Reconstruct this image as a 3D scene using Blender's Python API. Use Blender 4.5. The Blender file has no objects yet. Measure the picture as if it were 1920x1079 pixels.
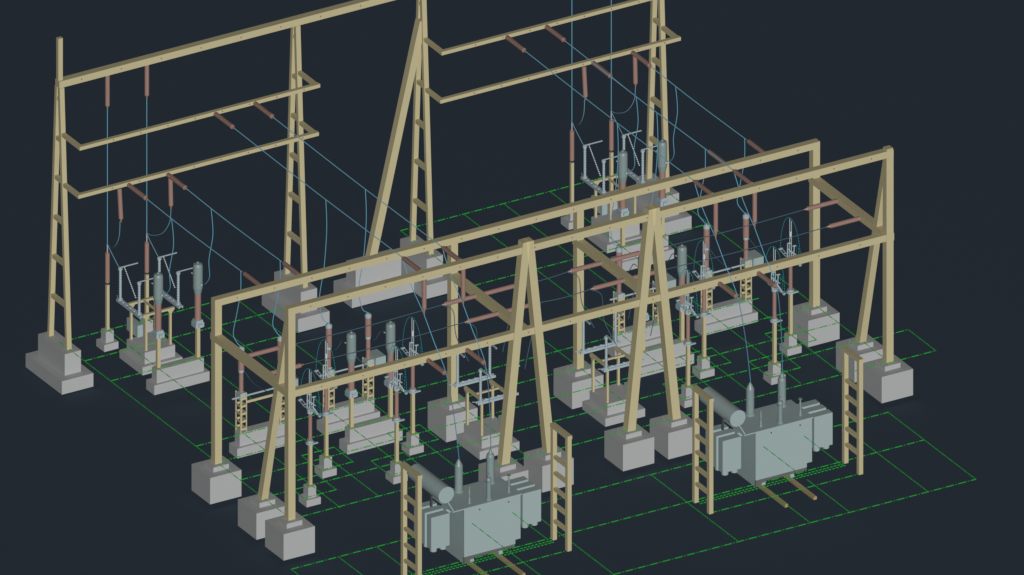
import bpy, bmesh, math, random
from mathutils import Vector, Matrix
random.seed(4)
scn = bpy.context.scene
COL = scn.collection

# ------------------------------------------------------------------ materials
def mat(name, rgb, rough=0.85, spec=0.03, var=0.05, scale=3.0, metal=0.0):
    m = bpy.data.materials.new(name); m.use_nodes = True
    nt = m.node_tree; b = nt.nodes['Principled BSDF']
    b.inputs['Roughness'].default_value = rough
    b.inputs['Specular IOR Level'].default_value = spec
    b.inputs['Metallic'].default_value = metal
    tc = nt.nodes.new('ShaderNodeTexCoord'); no = nt.nodes.new('ShaderNodeTexNoise')
    no.inputs['Scale'].default_value = scale; no.inputs['Detail'].default_value = 3
    ra = nt.nodes.new('ShaderNodeMapRange')
    ra.inputs['To Min'].default_value = 1 - var; ra.inputs['To Max'].default_value = 1 + var
    mx = nt.nodes.new('ShaderNodeVectorMath'); mx.operation = 'SCALE'
    mx.inputs[0].default_value = rgb
    nt.links.new(tc.outputs['Object'], no.inputs['Vector'])
    nt.links.new(no.outputs['Fac'], ra.inputs['Value'])
    nt.links.new(ra.outputs['Result'], mx.inputs['Scale'])
    nt.links.new(mx.outputs['Vector'], b.inputs['Base Color'])
    return m
M = dict(
    beige=mat('beige_paint', (.495, .438, .262), var=.025),
    conc=mat('concrete', (.404, .409, .412), var=.02, scale=2),
    tank=mat('tank_paint', (.322, .404, .403), var=.02),
    head=mat('grey_green_paint', (.215, .285, .282), rough=.38, spec=.5, var=.03),
    galv=mat('galvanised_steel', (.350, .435, .465), rough=.5, spec=.3, var=.12, scale=14),
    pink=mat('brown_pink_porcelain', (.320, .195, .165), rough=.38, spec=.5, var=.05),
    wire=mat('pale_blue_wire', (.135, .370, .510), var=.02),
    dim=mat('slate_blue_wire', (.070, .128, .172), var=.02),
    loop=mat('dull_blue_wire', (.150, .300, .390), var=.02),
    span=mat('sun_lifted_blue_wire', (.240, .560, .740), var=.02),  # light put into the colour: wire blue brightened where the sun only grazes
    teal=mat('teal_line', (.026, .270, .310), var=.02),
    green=mat('green_line', (.018, .400, .036), var=.02),
    white=mat('white_paint', (.52, .61, .63), var=.03),
    rail=mat('ochre_rail', (.380, .300, .160), var=.05),
    bolt=mat('red_brown_bolt', (.22, .12, .08), var=.05),
    dark=mat('dark_steel', (.060, .070, .075), var=.05),
    frame=mat('dull_grey_steel', (.125, .128, .130), var=.05),
    ground=mat('slate_ground', (.0478, .0668, .0930), rough=1, spec=0, var=.008, scale=.2),
)

# ------------------------------------------------------------------ mesh builder
class MB:
    def __init__(s): s.bm = bmesh.new(); s.mi = 0
    def _f(s, vs, smooth=False):
        try:
            f = s.bm.faces.new(vs); f.smooth = smooth; f.material_index = s.mi
        except ValueError: pass
    def hexa(s, lo, hi):
        a = [s.bm.verts.new(p) for p in lo]; b = [s.bm.verts.new(p) for p in hi]
        s._f(a[::-1]); s._f(b)
        for i in range(4):
            j = (i+1) % 4; s._f([a[i], a[j], b[j], b[i]])
        return s
    def box(s, x0, x1, y0, y1, z0, z1):
        return s.hexa([(x0,y0,z0),(x1,y0,z0),(x1,y1,z0),(x0,y1,z0)], [(x0,y0,z1),(x1,y0,z1),(x1,y1,z1),(x0,y1,z1)])
    def cbox(s, x, y, sx, sy, z0, z1): return s.box(x-sx/2, x+sx/2, y-sy/2, y+sy/2, z0, z1)
    def post(s, p, q, sx, sy, tx=None, ty=None):            # leaning post with level ends
        tx = sx if tx is None else tx; ty = sy if ty is None else ty
        c = ((-1,-1),(1,-1),(1,1),(-1,1))
        return s.hexa([(p[0]+a*sx/2, p[1]+b*sy/2, p[2]) for a,b in c], [(q[0]+a*tx/2, q[1]+b*ty/2, q[2]) for a,b in c])
    def bar(s, p, q, w, h=None):
        h = h or w; p = Vector(p); q = Vector(q); d = (q-p).normalized()
        up = Vector((0,0,1)) if abs(d.z) < .95 else Vector((0,1,0))
        r = d.cross(up).normalized(); u = r.cross(d)
        c = ((-1,-1),(1,-1),(1,1),(-1,1))
        return s.hexa([p+r*a*w/2+u*b*h/2 for a,b in c], [q+r*a*w/2+u*b*h/2 for a,b in c])
    def rings(s, pts, rad, n=12, cap=True):
        pts = [Vector(p) for p in pts]; prev = None; first = None; nrm = None
        for i, p in enumerate(pts):
            a = pts[max(i-1,0)]; b = pts[min(i+1,len(pts)-1)]
            d = (b-a).normalized() if (b-a).length > 1e-9 else Vector((0,0,1))
            if nrm is None:
                nrm = d.cross(Vector((0,0,1)) if abs(d.z) < .9 else Vector((1,0,0))).normalized()
            else:
                nrm = (nrm - d*nrm.dot(d)).normalized()
            bi = d.cross(nrm); r = rad[i] if isinstance(rad, (list,tuple)) else rad
            ring = [s.bm.verts.new(p + nrm*math.cos(2*math.pi*k/n)*r + bi*math.sin(2*math.pi*k/n)*r) for k in range(n)]
            if prev:
                for k in range(n): s._f([prev[k], prev[(k+1)%n], ring[(k+1)%n], ring[k]], True)
            else: first = ring
            prev = ring
        if cap:                                              # caps get their own vertices so the sides shade evenly
            s._f([s.bm.verts.new(v.co) for v in first][::-1]); s._f([s.bm.verts.new(v.co) for v in prev])
        return s
    def cyl(s, p, q, r, n=14): return s.rings([p, q], r, n)
    def lathe(s, x, y, prof, n=16):                          # (r, z) pairs up the axis; sharp corners get their own rings
        for i in range(len(prof)-1):
            s.rings([(x,y,prof[i][1]), (x,y,prof[i+1][1]+(1e-6 if prof[i][1]==prof[i+1][1] else 0))], [prof[i][0], prof[i+1][0]], n, cap=(True))
        return s
    def dashed(s, p, q, r=.027, pat=(.42,.10,.05,.10), n=4):
        p = Vector(p); q = Vector(q); L = (q-p).length; d = (q-p)/L; t = 0; i = 0
        while t < L:
            e = min(t+pat[i%len(pat)], L)
            if i % 2 == 0 and e-t > .01: s.rings([p+d*t, p+d*e], r, n)
            t = e; i += 1
        return s
    def build(s, name, m, parent=None, loc=None, kind=None):
        s.bm.normal_update(); bmesh.ops.recalc_face_normals(s.bm, faces=s.bm.faces)
        me = bpy.data.meshes.new(name); s.bm.to_mesh(me); s.bm.free()
        for k in (m if isinstance(m, (list,tuple)) else [m]): me.materials.append(M[k])
        o = bpy.data.objects.new(name, me); COL.objects.link(o)
        if parent is not None: o.parent = parent
        if loc: o.location = loc
        if kind: o['kind'] = kind
        return o

def tag(o, label, cat, group=None):
    o['label'] = label; o['category'] = cat
    if group: o['group'] = group
    return o
def thing(name, label, cat, loc=(0,0,0), group=None, rz=0):
    o = bpy.data.objects.new(name, None); COL.objects.link(o); o.location = loc
    o.rotation_euler.z = rz; o.empty_display_size = .2
    return tag(o, label, cat, group)
def copy_tree(o, parent=None):
    c = o.copy(); COL.objects.link(c)
    if parent is not None: c.parent = parent
    for ch in list(o.children): copy_tree(ch, c)
    return c
_first = {}
def place(key, make, loc, label, rz=0):
    """first use builds the thing, later uses copy it with all its parts"""
    if key in _first: o = copy_tree(_first[key])
    else: o = _first[key] = make()
    o.location = loc; o.rotation_euler.z = rz; o['label'] = label
    return o

# ------------------------------------------------------------------ layout (metres; x along the gantries, y away from the camera)
GX = (0.0, 12.83, 19.67, 32.5)        # column axes of both gantries
YB, YL = 6.81, 21.36                  # back row of the transformer gantry, line gantry
LP = (2.60, 4.74)                     # phase pairs of the left bay
UP = (7.25, 9.40)
BAY, BRK, TRF, DSC = 25.24, 20.53, 15.84, 6.83   # offsets of the right bay's line, breaker, transformer, isolator equipment
side = lambda k: ('left', 'right')[k]

# ------------------------------------------------------------------ ground and markings
MB().box(-400, 400, -400, 400, -2.4, -1.9).build('ground', 'ground', kind='structure')
def mark(p, q, z=0.0, **kw):
    p = Vector((p[0], p[1], 0)); q = Vector((q[0], q[1], 0))
    MB().dashed((0,0,0), q-p, **kw).build('ground_marking', 'green', loc=(p.x, p.y, z), kind='structure')
for y, x0, x1 in ((21.30,.3,18.6),(19.05,0,12.0),(16.62,0,10.2),(8.72,0,30.6),(6.75,.2,32.3),(4.62,0,32.4),(2.48,.4,32.4),(-.12,.5,32.4)):
    mark((x0,y), (x1,y))
for y, x0, x1 in ((23.3,19.65,32.3),(16.62,19.7,32.5),(19.05,21,32.5)):
    mark((x0,y), (x1,y))
for x, y0, y1 in ((0,21.3,0),(2.6,21.3,-.2),(4.75,21.3,-.1),(7.28,21.2,0),(9.42,21.2,0),(12.85,6.6,0),(19.67,23.3,1.5),(23.1,23.3,0),
                  (25.27,23.3,0),(27.78,23.3,0),(29.95,23.3,0),(32.5,21,0)):
    mark((x,y0), (x,y1))
for (x0,y0,x1,y1) in ((-2.65,-4.63,29.8,-4.63),(-2.65,-12.75,29.78,-12.75),(-2.65,-7.98,29.76,-7.98),(1.4,-9.5,9.5,-9.5),(17.2,-9.5,25.3,-9.5),
                      (-2.65,-4.63,-2.65,-12.75),(29.79,-4.63,29.79,-12.75),(-.08,-4.63,-.08,-12.75),(2.0,-4.63,2.0,-12.75),(10.12,-4.63,10.12,-12.75),
                      (16.9,-4.63,16.9,-12.75),(27.2,-4.63,27.2,-12.75),(32.3,-.2,34.97,-.2),(32.3,2.35,34.97,2.35),(34.97,2.35,34.97,-.2),
                      (4.98,-8.6,4.98,-12.75),(7.1,-4.63,7.1,-12.75),(20.8,-8.6,20.8,-12.75),(22.95,-8.8,22.95,-12.75)):
    mark((x0,y0), (x1,y1))
for k in (0,1):
    dx = TRF*k
    for yy in (-8.22, -8.42): mark((1.5+dx,yy), (9.4+dx,yy), pat=(.12,.08))
    for xx in (4.96+dx, 7.16+dx): mark((xx,-8.43), (xx,-12.0), z=2.12)
for k in (0,1):                                            # square outlines round the small piers
    for cx, cy in ((2.5,2.35),(4.65,4.47),(7.18,2.35),(9.3,4.47)):
        cx += BRK*k; h = .88
        c = ((cx-h,cy-h),(cx+h,cy-h),(cx+h,cy+h),(cx-h,cy+h))
        for i in range(4): mark(c[i], c[(i+1)%4], z=.004)

# ------------------------------------------------------------------ footings
def footing(kind):
    def make():
        t = thing('concrete_footing', '', 'footing')
        if kind == 'gantry':
            MB().cbox(0,0,1.70,1.72,-1.64,-.262).build('base_block','conc',t); MB().cbox(0,0,.85,.85,-.262,-.012).build('pedestal','conc',t)
        elif kind == 'line':
            MB().cbox(0,0,1.71,3.36,-1.83,-1.13).build('base_block','conc',t); MB().cbox(0,0,.88,2.47,-1.13,-.012).build('upper_block','conc',t)
        elif kind == 'strip':
            MB().cbox(0,0,3.0,.75,-1.19,-.69).build('base_block','conc',t); MB().cbox(0,0,2.56,.45,-.69,-.012).build('upper_block','conc',t)
        elif kind == 'square':
            MB().cbox(0,0,2.16,2.14,-1.03,-.61).build('base_block','conc',t); MB().cbox(0,0,1.65,1.66,-.61,-.012).build('upper_block','conc',t)
        else:
            MB().cbox(0,0,.77,.74,-.94,-.58).build('base_block','conc',t); MB().cbox(0,0,.43,.44,-.58,-.012).build('upper_block','conc',t)
        t['group'] = {'gantry':'square footings of the transformer gantry','line':'long stepped footings of the line gantry','strip':'stepped strip footings',
                      'square':'square stepped isolator footings','pier':'small stepped piers'}[kind]
        return t
    return make
def foot(kind, x, y, label, rz=0): return place('f'+kind, footing(kind), (x,y,0), label, rz)
for i, w in enumerate(('leftmost rung-braced leg pair of the tall line gantry','second rung-braced leg pair of the line gantry from the left',
                       'third rung-braced leg pair of the line gantry from the left','rightmost rung-braced leg pair of the line gantry')):
    foot('line', GX[i], YL, 'stepped footing under the ' + w)
foot('line', 17.13, YL+.1, 'widest grey stepped footing, under the foot of the big sloping brace', math.pi/2)
for i, w in enumerate(('leftmost','second','third','rightmost')):
    foot('gantry', GX[i], YB, f'grey cube footing under the {w} back column of the transformer gantry')
for i, w in ((0,'left'),(3,'right')):
    foot('gantry', GX[i], 0, f'grey cube footing under the front column at the {w} end of the transformer gantry')
    foot('gantry', GX[i], 2.52, f'grey cube footing under the sloping leg at the {w} end of the transformer gantry')
for i, w in ((1,'left'),(2,'right')):
    for s, v in ((-1,'left'),(1,'right')):
        foot('gantry', GX[i]+1.23*s, 0, f'grey cube footing under the {v} leg of the {w} A frame')
for k in (0,1):
    b = f'in the {side(k)} bay'
    for j in (0,1):
        foot('pier', LP[j]+BAY*k, YL, f'small stepped pier under the {side(j)} tie-down post {b}')
        foot('pier', LP[j]+BRK*k-.03+.03*j, 2.55+2.23*j, f'small stepped pier under the {("nearer","farther")[j]} post of the left-hand isolator pair {b}')
        foot('pier', 7.3+2.17*j+BRK*k, 2.57+2.21*j, f'small stepped pier under the {("nearer","farther")[j]} post of the right-hand isolator pair {b}')
    foot('strip', 3.71+BAY*k, 16.72, f'strip footing under two grey-headed posts near the line gantry {b}')
    foot('strip', 8.38+TRF*k, 6.79, f'strip footing under two grey-headed posts inside the transformer gantry {b}')
    foot('strip', 3.72+BRK*k, 9.05, f'stepped strip footing under the left-hand circuit breaker {b}')
    foot('strip', 8.48+BRK*k, 9.05, f'stepped strip footing under the right-hand circuit breaker {b}')
    foot('square', 3.70+BAY*k, 19.2, f'square stepped footing under the four-legged isolator near the line gantry {b}')
    foot('square', 12.87+DSC*k, 3.6, f'square stepped footing behind the {side(k)} A frame under a four-legged isolator')

# ------------------------------------------------------------------ tall line gantry
def bolts(mb, x0, x1, y, z, n):
    mb.mi = 1
    for i in range(n):
        x = x0+(x1-x0)*(i+.5)/n; mb.cbox(x, y, .055, .012, z-.03, z+.03)
    mb.mi = 0
lg = thing('line_gantry', 'tall beige steel line gantry with rung-braced legs, top beam and double cross arms', 'gantry', (0,YL,0))
for i, x in enumerate(GX):
    for s in (-1,1):
        MB().post((x,.83*s,-.02), (x,.13*s,13.40), .25,.17,.25,.2).build('leg','beige',lg)
    for k in range(1,7):
        z = 2.12*k+.06; h = .83-(.7*z/13.4)-.06
        MB().box(x-.10,x+.10,-h,h,z-.10,z+.10).build('rung','beige',lg)
mb = MB().box(-.12, 32.62, -.19,.19, 13.402,13.75); bolts(mb, 0, 32.5, -.193, 13.58, 15); mb.build('top_beam',('beige','bolt'),lg)
MB().cbox(0,0,.24,.2,13.752,15.95).build('mast','beige',lg)
MB().post((16.88,0,-.02), (19.62,-.03,11.95), .42,.36,.36,.40).build('brace','beige',lg)
for k in (0,1):
    xa, xb = (GX[0], GX[1]) if k == 0 else (GX[2], GX[3])
    for z, yy, in0 in ((10.93,-2.04,.28),(8.35,-1.92,.40)):
        mb = MB().box(xa-.1, xb+.14, yy, yy+.21, z, z+.185); bolts(mb, xa+1, xb, yy-.003, z+.10, 8)
        ca = mb.build('cross_arm',('beige','bolt'),lg)
        for x in (xa, xb): MB().box(x-.095,x+.095,yy+.212,-in0+.05,z+.002,z+.183).build('bracket','beige',ca)

# ------------------------------------------------------------------ transformer gantry
tg = thing('transformer_gantry', 'beige steel gantry of square tubes with two A frames in front of the transformers', 'gantry', (0,0,0))
for x in GX: MB().cbox(x,YB,.37,.36,-.02,8.248).build('column','beige',tg)
mb = MB().box(-.187,32.687,YB-.182,YB+.182,8.25,8.60); bolts(mb,0,32.5,YB-.185,8.43,16); mb.build('back_beam',('beige','bolt'),tg)
for i in (0,3):
    x = GX[i]
    MB().cbox(x,0,.38,.36,-.02,10.748).build('column','beige',tg)
    MB().post((x,2.52,-.02), (x,.02,10.74), .36,.38,.30,.30).build('sloping_leg','beige',tg)
    MB().cbox(x,0,.42,.40,6.36,6.75).build('collar','beige',tg)
for i in (1,2):
    x = GX[i]
    for s in (-1,1):
        mb = MB().post((x+1.23*s,0,-.02), (x+.09*s,0,11.33), .43,.43,.40,.43)
        bolts(mb, x+1.0*s-.05, x+1.0*s+.05, -.218, 2.1, 1); mb.build('leg','beige',tg)
mb = MB().box(-.193,32.693,-.182,.182,10.75,11.10); bolts(mb,0,32.5,-.185,10.93,16); mb.build('top_beam',('beige','bolt'),tg)
MB().cbox(GX[3],0,.34,.34,11.102,11.2).build('end_cap','beige',tg)
mb = MB().box(.2,32.3,-.165,.165,6.38,6.73); bolts(mb,.5,32,-.168,6.56,14); mb.build('lower_beam',('beige','bolt'),tg)
for x in GX: MB().box(x-.187,x+.187,.168,YB+.27,6.385,6.725).build('tie_beam','beige',tg)

# ------------------------------------------------------------------ insulator rods
def string(p, q, label, rod=.22, group='insulator rods'):
    p = Vector(p); q = Vector(q); d = (q-p).normalized(); L = (q-p).length
    t = thing('insulator_string', label, 'insulator', p, group)
    MB().cyl(d*.03, d*(L-rod*.9), .113, 14).build('insulator','pink',t)
    MB().cyl(d*0, d*.06, .035, 8).build('end_fitting','dark',t)
    MB().rings([d*(L-rod*.9), d*(L-rod*.55), d*L], [.10,.05,.028], 10).build('end_fitting','pink',t)
    return t
def spline(pts, n=6):
    P = [Vector(p) for p in pts]; out = []
    for i in range(len(P)-1):
        a = P[max(i-1,0)]; b = P[i]; c = P[i+1]; d = P[min(i+2,len(P)-1)]
        for k in range(n):
            t = k/n
            out.append(.5*((2*b)+(c-a)*t+(2*a-5*b+4*c-d)*t*t+(3*b-a-3*c+d)*t**3))
    return out+[P[-1]]
def wire(pts, label, m='wire', r=.0205, smooth=True, group='overhead wires and leads'):
    if smooth and len(pts) > 2: pts = spline(pts)
    o = Vector(pts[0]); w = MB().rings([Vector(p)-o for p in pts], r, 6).build('wire', m, loc=o)
    return tag(w, label, 'wire', group)

for k in (0,1):
    b = f'of the {side(k)} bay'
    for j in (0,1):
        xl = LP[j]+BAY*k; xu = UP[j]+TRF*k; w = side(j)
        # vertical line to the tie-down post
        string((xl,YL,13.39), (xl,YL,11.55), f'brown-pink insulator hanging under the top beam, {w} one {b}', group='insulators under the top beam')
        wire([(xl,YL,11.6), (xl,YL,4.4)], f'straight vertical wire above the {w} tie-down post {b}', group='vertical wires')
        t = thing('tie_down_post', f'slim beige post carrying a brown-pink insulator, {w} tie-down post {b}', 'post', (xl,YL,0), 'tie-down posts')
        MB().cbox(0,0,.145,.145,-.02,2.34).build('pole','beige',t)
        MB().lathe(0,0,[(.04,2.34),(.04,2.42),(.11,2.50)],10).build('end_fitting','dark',t)
        MB().cyl((0,0,2.47),(0,0,4.02),.113,14).build('insulator','pink',t)
        MB().cyl((0,0,4.02),(0,0,4.5),.03,8).build('rod','conc',t)
        # cross-arm strings
        xh = (2.16,4.93)[j]+BAY*k
        string((xh,YL-1.86,8.34), (xh+.06*(1-j),YL-1.92,6.55), f'brown-pink insulator hanging vertically from the lower cross arm, {w} one {b}', group='insulators under the lower cross arms')
        string((xl,YL-1.95,8.42), (xl,YL-3.75,8.42), f'brown-pink insulator pulled level from the lower cross arm, {w} one {b}', group='span insulators on the cross arms')
        string((xu,YL-2.06,11.02), (xu,YL-3.86,11.02), f'brown-pink insulator pulled level from the upper cross arm, {w} one {b}', group='span insulators on the cross arms')
        string((xl,YB+.2,8.42), (xl,YB+2.0,8.42), f'brown-pink insulator tied to the gantry back beam, {w} one {b}', group='span insulators on the transformer gantry')
        string((xu,.2,11.0), (xu,2.0,11.0), f'brown-pink insulator tied behind the front top beam, {w} one {b}', group='span insulators on the transformer gantry')
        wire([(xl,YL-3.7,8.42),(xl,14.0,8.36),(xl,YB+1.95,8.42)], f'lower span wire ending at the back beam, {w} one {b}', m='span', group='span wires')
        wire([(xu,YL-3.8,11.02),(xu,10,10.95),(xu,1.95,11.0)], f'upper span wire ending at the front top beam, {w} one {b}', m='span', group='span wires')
        # jumper loops and isolator leads at the line gantry
        dy = YL-1.92
        wire([(xh+(xl-xh)*q,dy+(YL-dy)*q,z) for q,z in ((0,6.6),(.06,5.8),(.36,5.0),(.78,4.56),(1,4.5))], f'sagging jumper loop beside the tie-down wire, {w} one {b}', 'loop', group='jumper loops')
        wire([(xl,YL,4.45),(xl+.02,YL-.5,4.05),(xl+.05,20.3,3.62)], f'slack lead from tie-down post to four-legged isolator, {w} one {b}', 'loop', group='isolator leads')
        # taps down from the span wires
        wire([(xl,15.4,8.36),(xl+.1,15.4,7.0),(xl-.0,15.6,5.6),(xl+.12,15.75,4.6),(xl+.22,16.35,3.92)], f'drop wire to the {w} grey-headed post near line gantry {b}', r=.0185, group='drop wires')
        if k == 0: bl, bu, xbl, xbu = 'left-hand', 'right-hand', 0, 4.76
        else: bl, bu, xbl, xbu = 'right-hand', 'left-hand', 4.76, 0
        xb = LP[j]+BRK*k+xbl+.03
        wire([(xl,9.0,8.4),(xl,9.02,7.3),(xl-.12,9.2,6.0),(xl-.2,9.35,5.0),(xb-.1,9.15,4.55),(xb,9.05,4.45)], f'drop wire to the {w} pole, {bl} breaker {b}', r=.0185, group='drop wires')
        xb = LP[j]+BRK*k+xbu+.03
        wire([(xu,9.05,10.95),(xu+.05,9.05,9.4),(xu+.0,9.2,7.4),(xu-.2,9.3,5.7),(xb-.25,9.15,4.7),(xb,9.05,4.45)], f'drop wire to the {w} pole, {bu} breaker {b}', r=.0185, group='drop wires')
        # front of the transformer gantry
        xf = 7.28+2.12*j+TRF*k
        string((xf,-.02,10.74), (xf,-.02,8.80), f'brown-pink insulator hanging under the front top beam, {w} one {b}', rod=.42, group='insulators under the front top beam')
        string((xf+.1,-.17,6.5), (xf+.1,-1.95,6.5), f'brown-pink insulator pointing forward from the lower front beam, {w} one {b}', group='insulators on the lower front beam')
        bt = (5.24+.0,-6.75,4.66) if j == 0 else (7.0,-6.68,4.70)
        wire([(xu,1.95,11.0),(xu+.02,1.2,9.9),(xf,.3,9.1),(xf,-.02,8.82),(xf+.05,-.9,7.7),(xf+.1,-1.9,6.5),((6.29,8.22)[j]+TRF*k,-4.5,(5.62,5.5)[j]),(bt[0]+TRF*k,bt[1],bt[2]-.03)],
             f'jumper from front top beam down to the {w} tall bushing {b}', group='transformer leads')

# buses between the tie beams
names = ('left','middle','right')
for s in range(3):
    x0, x1 = GX[s]+.2, GX[s+1]-.2
    for y, w in ((4.32,'back'),(2.22,'front')):
        string((x0,y,6.58), (x0+1.85,y,6.58), f'level insulator at the left end of the {w} bus in the {names[s]} gantry span', group='bus insulators')
        string((x1,y,6.58), (x1-1.85,y,6.58), f'level insulator at the right end of the {w} bus in the {names[s]} gantry span', group='bus insulators')
        xm = (x0+x1)/2
        wire([(x0+1.8,y,6.58),(xm,y,6.5),(x1-1.8,y,6.58)], f'{w} level bus wire in the {names[s]} span of the transformer gantry', 'dim', r=.021, group='bus wires')
for k, xx in ((0,12.0),(1,12.0+DSC)):
    for j,(y,yt) in enumerate(((4.32,4.75),(2.22,2.7))):
        wire([(xx-1.2+.35*0,y,6.55),(xx-.6,y,6.1),(xx-.3,yt-.2,4.6),(xx+.05,yt-.75,3.45)], f'slack lead from {("back","front")[j]} bus left of the {side(k)} A frame', 'dim', r=.02, group='isolator leads under the buses')
        xr = GX[1+k]+2.1
        wire([(xr,y,6.55),(xr-.3,y,5.6),(xr-.45,yt-.2,4.3),(xx+1.9,yt-.75,3.45)], f'slack lead from {("back","front")[j]} bus right of the {side(k)} A frame', 'dim', r=.02, group='isolator leads under the buses')

# ------------------------------------------------------------------ instrument transformers
def make_it():
    t = thing('instrument_transformer', '', 'transformer', group='grey-headed instrument transformers')
    MB().cbox(0,0,.30,.30,-.012,.01).build('base_plate','rail',t)
    MB().cbox(0,0,.17,.17,.01,1.64).build('pole','beige',t)
    mb = MB(); mb.cbox(0,0,.44,.44,1.62,1.86); mb.cbox(.0,-.26,.2,.08,1.66,1.82); mb.cbox(0,0,.36,.36,1.86,1.98); mb.build('flange_box','galv',t)
    MB().cyl((0,0,1.98),(0,0,3.36),.155,18).build('porcelain','pink',t)
    MB().lathe(0,0,[(.165,3.35),(.225,3.62),(.235,3.64),(.235,4.78),(.20,4.90),(.10,4.93),(.06,4.94),(.05,5.0)],20).build('head','head',t)
    MB().cyl((.0,-.2,3.93),(.0,-.36,3.93),.055,10).build('terminal','galv',t)
    MB().cyl((-.10,.2,4.31),(-.15,.32,4.31),.035,8).build('terminal','galv',t)
    return t
for k in (0,1):
    for j in (0,1):
        place('it', make_it, (2.64+2.15*j+BAY*k, 16.72, 0), f'grey-headed brown instrument transformer near the line gantry, {side(j)} one, {side(k)} bay')
        place('it', make_it, (7.31+2.13*j+TRF*k, 6.79, 0), f'grey-headed brown instrument transformer inside the transformer gantry, {side(j)} one, {side(k)} bay')

# ------------------------------------------------------------------ circuit breakers (two poles on lattice stands)
def make_breaker():
    t = thing('circuit_breaker', '', 'circuit breaker', group='two-pole circuit breakers')
    for x in (-1.07,1.07):
        for a in (-1,1):
            for c in (-1,1): MB().cbox(x+.155*a,.22*c,.05,.05,-.012,2.05).build('leg','beige',t)
        for i in range(5):
            z = .12+.40*i; mb = MB()
            for c in (-1,1): mb.box(x-.131,x+.131,.22*c-.012,.22*c+.012,z,z+.11)
            for a in (-1,1): mb.box(x+.155*a-.012,x+.155*a+.012,-.195,.195,z,z+.11)
            mb.build('strap','beige',t)
        mb = MB(); mb.cbox(x,0,.34,.40,1.68,1.98); mb.cbox(x,-.05,.26,.34,1.98,2.06); mb.build('mechanism_box','galv',t)
        MB().cyl((x,0,2.06),(x,0,3.08),.112,16).build('lower_porcelain','pink',t)
        MB().lathe(x,0,[(.12,3.07),(.135,3.1),(.135,3.2),(.15,3.22)],14).build('mid_clamp','galv',t)
        MB().cyl((x,0,3.22),(x,0,4.22),.152,18).build('upper_porcelain','pink',t)
        mb = MB(); mb.lathe(x,0,[(.165,4.21),(.165,4.33),(.10,4.40)],14); mb.cbox(x-.05,-.05,.05,.05,4.38,4.46); mb.build('top_cap','galv',t)
    MB().cyl((-1.62,-.1,1.83),(1.2,-.1,1.83),.045,10).build('drive_rod','galv',t)
    MB().box(-.89,.89,-.24,-.19,1.50,1.62).build('cross_tie','beige',t)
    c = MB().box(1.25,1.80,-.40,.42,1.30,2.17).build('cabinet','tank',t)
    MB().box(1.30,1.75,-.412,-.402,1.36,2.10).build('door','tank',c)
    return t
for k in (0,1):
    place('brk', make_breaker, (3.72+BRK*k,9.05,0), f'two-pole breaker on lattice stands with grey cabinet, left-hand one, {side(k)} bay')
    place('brk', make_breaker, (8.48+BRK*k,9.05,0), f'two-pole breaker on lattice stands with grey cabinet, right-hand one, {side(k)} bay')
    for q, xb in ((0,2.65),(1,7.41)):
        for j in (0,1):
            x = xb+2.14*j+BRK*k
            if (k,q) in ((0,1),(1,0)):
                xc = 7.31+2.13*j+TRF*k
                wire([(x+.1,8.93,3.14),(xc-.12,8.3,3.40),(xc-.12,7.9,3.66),(xc-.13,7.45,4.25),(xc-.15,7.1,4.31)], f'wavy lead from {side(j)} breaker pole to grey-headed post in the {side(k)} bay', 'dim', r=.02, group='breaker leads')
                wire([(xc,6.43,3.93),(xc+.1,5.9,3.7),(xc+.02,4.8+(0 if j else -1.2),3.95)], f'lead from {side(j)} grey-headed post forward to upright isolator, {side(k)} bay', 'dim', r=.02, group='breaker leads')
            else:
                wire([(x+.1,8.95,3.14),(x+.1,7.4,2.9),(x+.0,(5.7,3.5)[1-j],3.9)], f'slack lead from {side(j)} breaker pole forward to upright isolator, outer end, {side(k)} bay', 'dim', r=.02, group='breaker leads')

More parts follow.
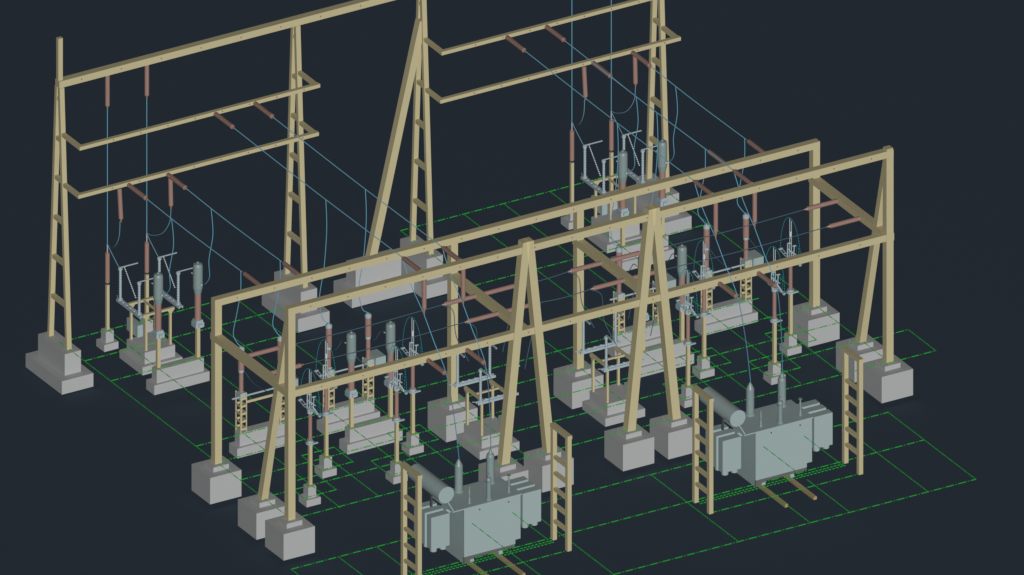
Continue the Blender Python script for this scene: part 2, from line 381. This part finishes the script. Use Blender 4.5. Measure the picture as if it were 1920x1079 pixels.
# ------------------------------------------------------------------ upright isolators on single poles
def make_upright():
    t = thing('upright_isolator', '', 'isolator', group='upright isolators on single poles')
    MB().cbox(0,0,.30,.30,-.012,.012).build('base_plate','rail',t)
    MB().cbox(0,0,.155,.155,.012,2.16).build('pole','beige',t)
    mb = MB(); mb.lathe(0,0,[(.22,2.16),(.22,2.22),(.15,2.25),(.15,2.33)],12); mb.box(.05,.32,-.2,-.1,2.17,2.23); mb.build('flange','galv',t)
    MB().cyl((0,0,2.33),(0,0,3.72),.095,14).build('insulator','pink',t)
    mb = MB(); mb.lathe(0,0,[(.10,3.71),(.15,3.76),(.15,3.92),(.08,3.98)],12)
    mb.bar((0,.18,3.9),(0,-.2,3.9),.16,.10); mb.build('head_clamp','galv',t)
    mb = MB()
    for x in (-.07,.07):
        mb.bar((x,.92,4.05),(x,.42,3.93),.035); mb.bar((x*.8,.42,3.93),(x*.6,.12,3.95),.05)
    mb.bar((-.1,.92,4.05),(.1,.92,4.05),.07); mb.bar((-.08,.55,3.97),(.08,.55,3.97),.03); mb.build('contact_arm','galv',t)
    mb = MB()
    for x in (-.05,.05): mb.bar((x,-.15,3.98),(x,-.72,4.0),.035)
    mb.bar((-.05,-.3,4.25),(.0,-.72,4.0),.045); mb.build('contact_arm','white',t)
    MB().lathe(0,-.88,[(.06,3.92),(.10,4.0),(.10,4.04)],10).build('contact_cup','galv',t)
    mb = MB()
    mb.bar((-.045,0,4.0),(-.045,0,6.04),.022); mb.bar((.045,0,4.0),(.045,-.0,5.9),.022)
    mb.bar((0,0,5.0),(0,0,5.35),.05); mb.build('blade','white',t)
    mb = MB()
    mb.bar((-.1,.12,4.0),(-.1,.1,4.72),.045); mb.bar((-.1,.1,4.72),(.05,.02,4.72),.05); mb.bar((.1,-.1,3.95),(.13,-.12,4.62),.04)
    mb.bar((.05,-.1,4.62),(.22,-.14,4.62),.05); mb.bar((.08,-.08,4.2),(-.1,.12,4.45),.035); mb.bar((.0,-.02,4.35),(.16,-.25,4.2),.04)
    mb.bar((-.02,.05,4.3),(.0,.3,4.05),.03); mb.build('linkage','galv',t)
    mb = MB(); n = 44
    P = [(0,.93*math.cos(math.pi*i/n),4.02+2.03*math.sin(math.pi*i/n)) for i in range(n+1)]
    for i in range(n):
        a, c = Vector(P[i]), Vector(P[i+1]); mb.rings([a, a+(c-a)*.72], .0155, 4)
    mb.dashed((0,-.72,3.98),(0,-.76,4.9), .011, (.12,.06)); mb.dashed((0,-.5,3.98),(0,-.6,4.9), .009, (.10,.08))
    mb.build('arc_guide','teal',t)
    return t
for k in (0,1):
    for (x,y,a,c) in ((2.59,2.55,'left-hand','nearer'),(4.77,4.78,'left-hand','farther'),(7.30,2.57,'right-hand','nearer'),(9.47,4.78,'right-hand','farther')):
        place('up', make_upright, (x+BRK*k,y,0), f'upright isolator with dashed teal arc, {c} of the {a} pair in the {side(k)} bay')

# ------------------------------------------------------------------ four-legged isolators
def ribbed(mb, x, y, z0, z1, r):
    n = 12
    pts, rad = [], []
    for i in range(n*2+1):
        pts.append((x,y,z0+(z1-z0)*i/(2*n))); rad.append(r*(1.0 if i%2 else .66))
    mb.rings(pts, rad, 10); return mb
def make_iso():
    t = thing('four_leg_isolator', '', 'isolator', group='four-legged isolators')
    for x in (-.65,.67):
        for y in (-.64,.73):
            l = MB().cbox(x,y,.105,.105,-.012,1.70).build('leg','beige',t)
            MB().hexa([(x-.055,y-.055,1.62),(x+.055,y-.055,1.62),(x+.055,y+.055,1.62),(x-.055,y+.055,1.62)],
                      [(x-.18,y-.08,1.80),(x+.18,y-.08,1.80),(x+.18,y+.08,1.80),(x-.18,y+.08,1.80)]).build('capital','beige',l)
    for y in (-.64,.73): MB().box(-.85,.87,y-.07,y+.07,1.80,1.90).build('cross_beam','beige',t)
    MB().box(-.03,.07,-.57,.66,1.81,1.89).build('cross_beam','beige',t)
    for x in (-1.06,1.06):
        mb = MB()
        for s in (-.09,.09): mb.box(x+s-.025,x+s+.025,-.98,1.22,1.90,2.02)
        for i in range(7): y = -.9+i*.34; mb.box(x-.064,x+.064,y,y+.06,1.92,1.99); mb.bar((x-.07,y,2.03),(x+.07,y+.3,2.06),.03)
        mb.build('base_frame','galv',t)
        for y in (-.72,1.03):
            i = ribbed(MB(),x,y,2.04,3.62,.078).build('insulator','galv',t)
            MB().lathe(x,y,[(.11,3.62),(.11,3.68),(.05,3.72)],10).build('cap','galv',i)
            MB().lathe(x,y,[(.12,2.02),(.12,2.10)],10).build('foot_flange','galv',i)
    return t
def make_line_iso():
    t = make_iso(); t['label'] = ''
    for x in (-1.06,1.06):
        MB().bar((x-.08,1.03,3.72),(x+.95,1.03,3.72),.045,.05).build('blade','galv',t)
        MB().bar((x-.08,-.72,3.72),(x+.85,-.72,3.72),.04,.045).build('blade','galv',t)
        mb = MB(); a = Vector((x+.22,1.03,3.68)); c = Vector((x+.72,.8,2.0))
        for i in range(17): mb.bar(a+(c-a)*(i/17), a+(c-a)*((i+.62)/17), .04)
        mb.build('earthing_rod','white',t)
    c = MB().box(-.55,-.26,.30,1.30,.22,.84).build('cabinet','tank',t)
    MB().box(-.257,-.25,.38,1.22,.27,.79).build('door','tank',c)
    return t
def make_bus_iso():
    t = make_iso(); t['label'] = ''
    for x in (-1.06,1.06):
        for y in (-.72,1.03):
            s = 1 if x > 0 else 1
            MB().bar((x,y,3.74),(x-.62,y+.0,3.70),.06,.07).build('blade','galv',t)
    c = MB().box(-1.45,-.75,-.5,-.12,.24,.85).build('cabinet','tank',t)
    MB().box(-1.40,-.80,-.512,-.502,.29,.80).build('door','tank',c)
    return t
for k in (0,1):
    place('li', make_line_iso, (3.70+BAY*k,19.2,0), f'four-legged isolator with white earthing rods near the line gantry, {side(k)} bay')
    place('bi', make_bus_iso, (12.87+DSC*k,3.6,0), f'four-legged isolator with ribbed grey posts standing behind the {side(k)} A frame', math.pi/2)

# ------------------------------------------------------------------ power transformers
def make_trafo():
    t = thing('power_transformer', '', 'transformer', group='grey-green power transformers')
    x0, x1, y0, y1, z0, z1 = -1.53, 1.53, -1.02, 1.02, .47, 2.94
    body = MB().box(x0,x1,y0,y1,.62,z1-.03).build('tank','tank',t)
    mb = MB(); mb.box(x0+.003,x1-.28,y0+.002,y1-.01,.40,.618); mb.build('tank_base','tank',body)
    MB().box(x0-.65,x1+.06,y0-.03,y1+.03,z1-.028,z1+.03).build('cover','tank',t)
    MB().box(x0+.45,x1-.3,y0-.002,y0+.16,.26,.398).build('skid','frame',t)
    MB().box(x0+.45,x1-.3,y1-.2,y1-.04,.26,.398).build('skid','frame',t)
    MB().box(x0+.003,x0+.16,y0+.1,y1,.05,.398).build('skid','tank',t)
    MB().box(x0+.002,x0+.5,y0-.004,y0+.096,.20,.399).build('skid','frame',t)
    MB().box(x0+.002,x0+.16,y0-.004,y0+.096,.05,.198).build('skid','frame',t)
    for x in (x0+.42,x0+1.98):
        for y in (y0+.10,y1-.12): MB().cyl((x-.10,y,.13),(x+.10,y,.13),.13,14).build('wheel','tank',t)
    for xa in (x0-1.74, x1+.17):
        for i in range(3):
            ya = y0+.09+i*.59
            r = MB().box(xa,xa+1.0,ya,ya+.41,1.19,2.87).build('radiator','tank',t)
        for y in (y0+.35, y0+.95, y0+1.5):
            for dx in (.27,.78): MB().lathe(xa+dx,y,[(.15,.96),(.17,.98),(.17,1.187)],14).build('fan','tank',t)
        MB().box(min(xa+1.0,x0-.01) if xa<0 else x1, x0 if xa<0 else xa, -.25,.25,2.5,2.7).build('header_pipe','tank',t)
    xc = x0-.90
    MB().cyl((xc,y0+.12,3.84),(xc,y0+2.95,3.84),.42,36).build('conservator','tank',t)
    MB().bar((xc+.08,y0+.2,3.5),(x0-.55,y0+.05,2.97),.05).build('support','tank',t)
    MB().bar((xc+.3,y0+.9,3.6),(x0-.3,y0+.9,2.97),.07).build('support','dark',t)
    MB().bar((xc-.25,y0+1.1,3.5),(xc-.25,y0+1.1,2.88),.10).build('support','dark',t)
    def bushing(x,y,prof,n=18): MB().lathe(x,y,prof,n).build('bushing','head',t)
    zt = z1+.03
    tall = [(.23,zt),(.23,zt+.12),(.195,zt+.14),(.195,zt+1.38),(.08,zt+1.62),(.03,zt+1.70)]
    bushing(-.86,.64,tall)
    bushing(.90,.70,tall[:4]+[(.16,zt+1.5),(.10,zt+1.55),(.05,zt+1.70)])
    bushing(-.08,-.82,[(.15,zt),(.15,zt+.1),(.11,zt+.14),(.11,zt+.95),(.15,zt+1.05),(.12,zt+1.15),(.04,zt+1.2),(.04,zt+1.38)],14)
    bushing(-1.05,-.68,[(.08,zt),(.06,zt+.25),(.035,zt+.3),(.06,zt+.55),(.03,zt+.8),(.03,zt+.9)],10)
    bushing(1.13,-.62,[(.08,zt),(.055,zt+.25),(.035,zt+.32),(.055,zt+.6),(.03,zt+.85),(.1,zt+.87),(.1,zt+.9)],10)
    for x in (-.72,.85):
        MB().box(x,x+.05,y0-.04,y0-.002,2.68,2.74).build('lifting_lug','dark',body)
    return t
for k in (0,1):
    cx = 21.94-15.84*(1-k)
    place('tr', make_trafo, (cx,-7.33,0), f'grey-green power transformer with conservator cylinder and panel radiators, {("nearer one on the left","farther one on the right")[k]}')
    for j in (0,1):
        xr = cx-1.11+1.56*j
        mb = MB(); mb.box(xr-.085,xr+.085,-10.5,-6.2,-.17,-.02); mb.box(xr-.06,xr+.06,-10.5,-6.2,-.02,.0)
        tag(mb.build('track_rail','rail'), f'ochre track rail, {side(j)} one under the {("near left","far right")[k]} power transformer', 'rail', 'transformer track rails')
    for j in (0,1):
        t = thing('ladder_stand', f'tall beige ladder-like stand {("left","right")[j]} of the {("near left","far right")[k]} power transformer', 'stand', ((1.42,9.56)[j]+15.84*k,-8.82,0), 'ladder-like stands')
        for y in (-.68,.68): MB().cbox(0,y,.22,.22,0,5.86).build('upright','beige',t)
        MB().box(-.125,.125,-.82,.82,5.862,6.05).build('top_bar','beige',t)
        for i in range(5): MB().box(-.085,.085,-.568,.568,.93+.84*i,1.09+.84*i).build('rung','beige',t)

# ------------------------------------------------------------------ light, world, camera
W = bpy.data.worlds.new('World'); scn.world = W; W.use_nodes = True
W.node_tree.nodes['Background'].inputs[0].default_value = (.0060,.0068,.0072,1)
W.node_tree.nodes['Background'].inputs[1].default_value = 1.0
L = bpy.data.lights.new('sun','SUN'); L.energy = 3.0; L.angle = math.radians(.5); L.color = (1,.995,.985); L.use_shadow = False
lo = bpy.data.objects.new('sun', L); COL.objects.link(lo)
lo.rotation_euler = Vector((-.328,-.886,.328)).to_track_quat('Z','Y').to_euler()

# camera: parallel projection (40 px of the 1920 px picture per metre), 30.4 deg round, 26.65 deg down
a, e = math.radians(30.38), math.radians(26.65)
S = 40.0
r = Vector((math.cos(a), -math.sin(a), 0)); bk = Vector((-math.sin(a)*math.cos(e), -math.cos(a)*math.cos(e), math.sin(e))); up = bk.cross(r)
cen = r*((960-543.7)/S) + up*(-(539.5-972)/S)
cam = bpy.data.cameras.new('camera'); cam.type = 'ORTHO'; cam.ortho_scale = 1920/S; cam.clip_start = .1; cam.clip_end = 1500
co = bpy.data.objects.new('camera', cam); COL.objects.link(co)
co.matrix_world = Matrix(((r.x,up.x,bk.x,0),(r.y,up.y,bk.y,0),(r.z,up.z,bk.z,0),(0,0,0,1)))
co.location = cen + bk*90
scn.camera = co
scn.render.filter_size = 1.2
scn.cycles.max_bounces = 3
vs = scn.view_settings; vs.view_transform = 'Standard'; vs.look = 'None'; vs.exposure = 0; vs.gamma = 1; vs.use_curve_mapping = False
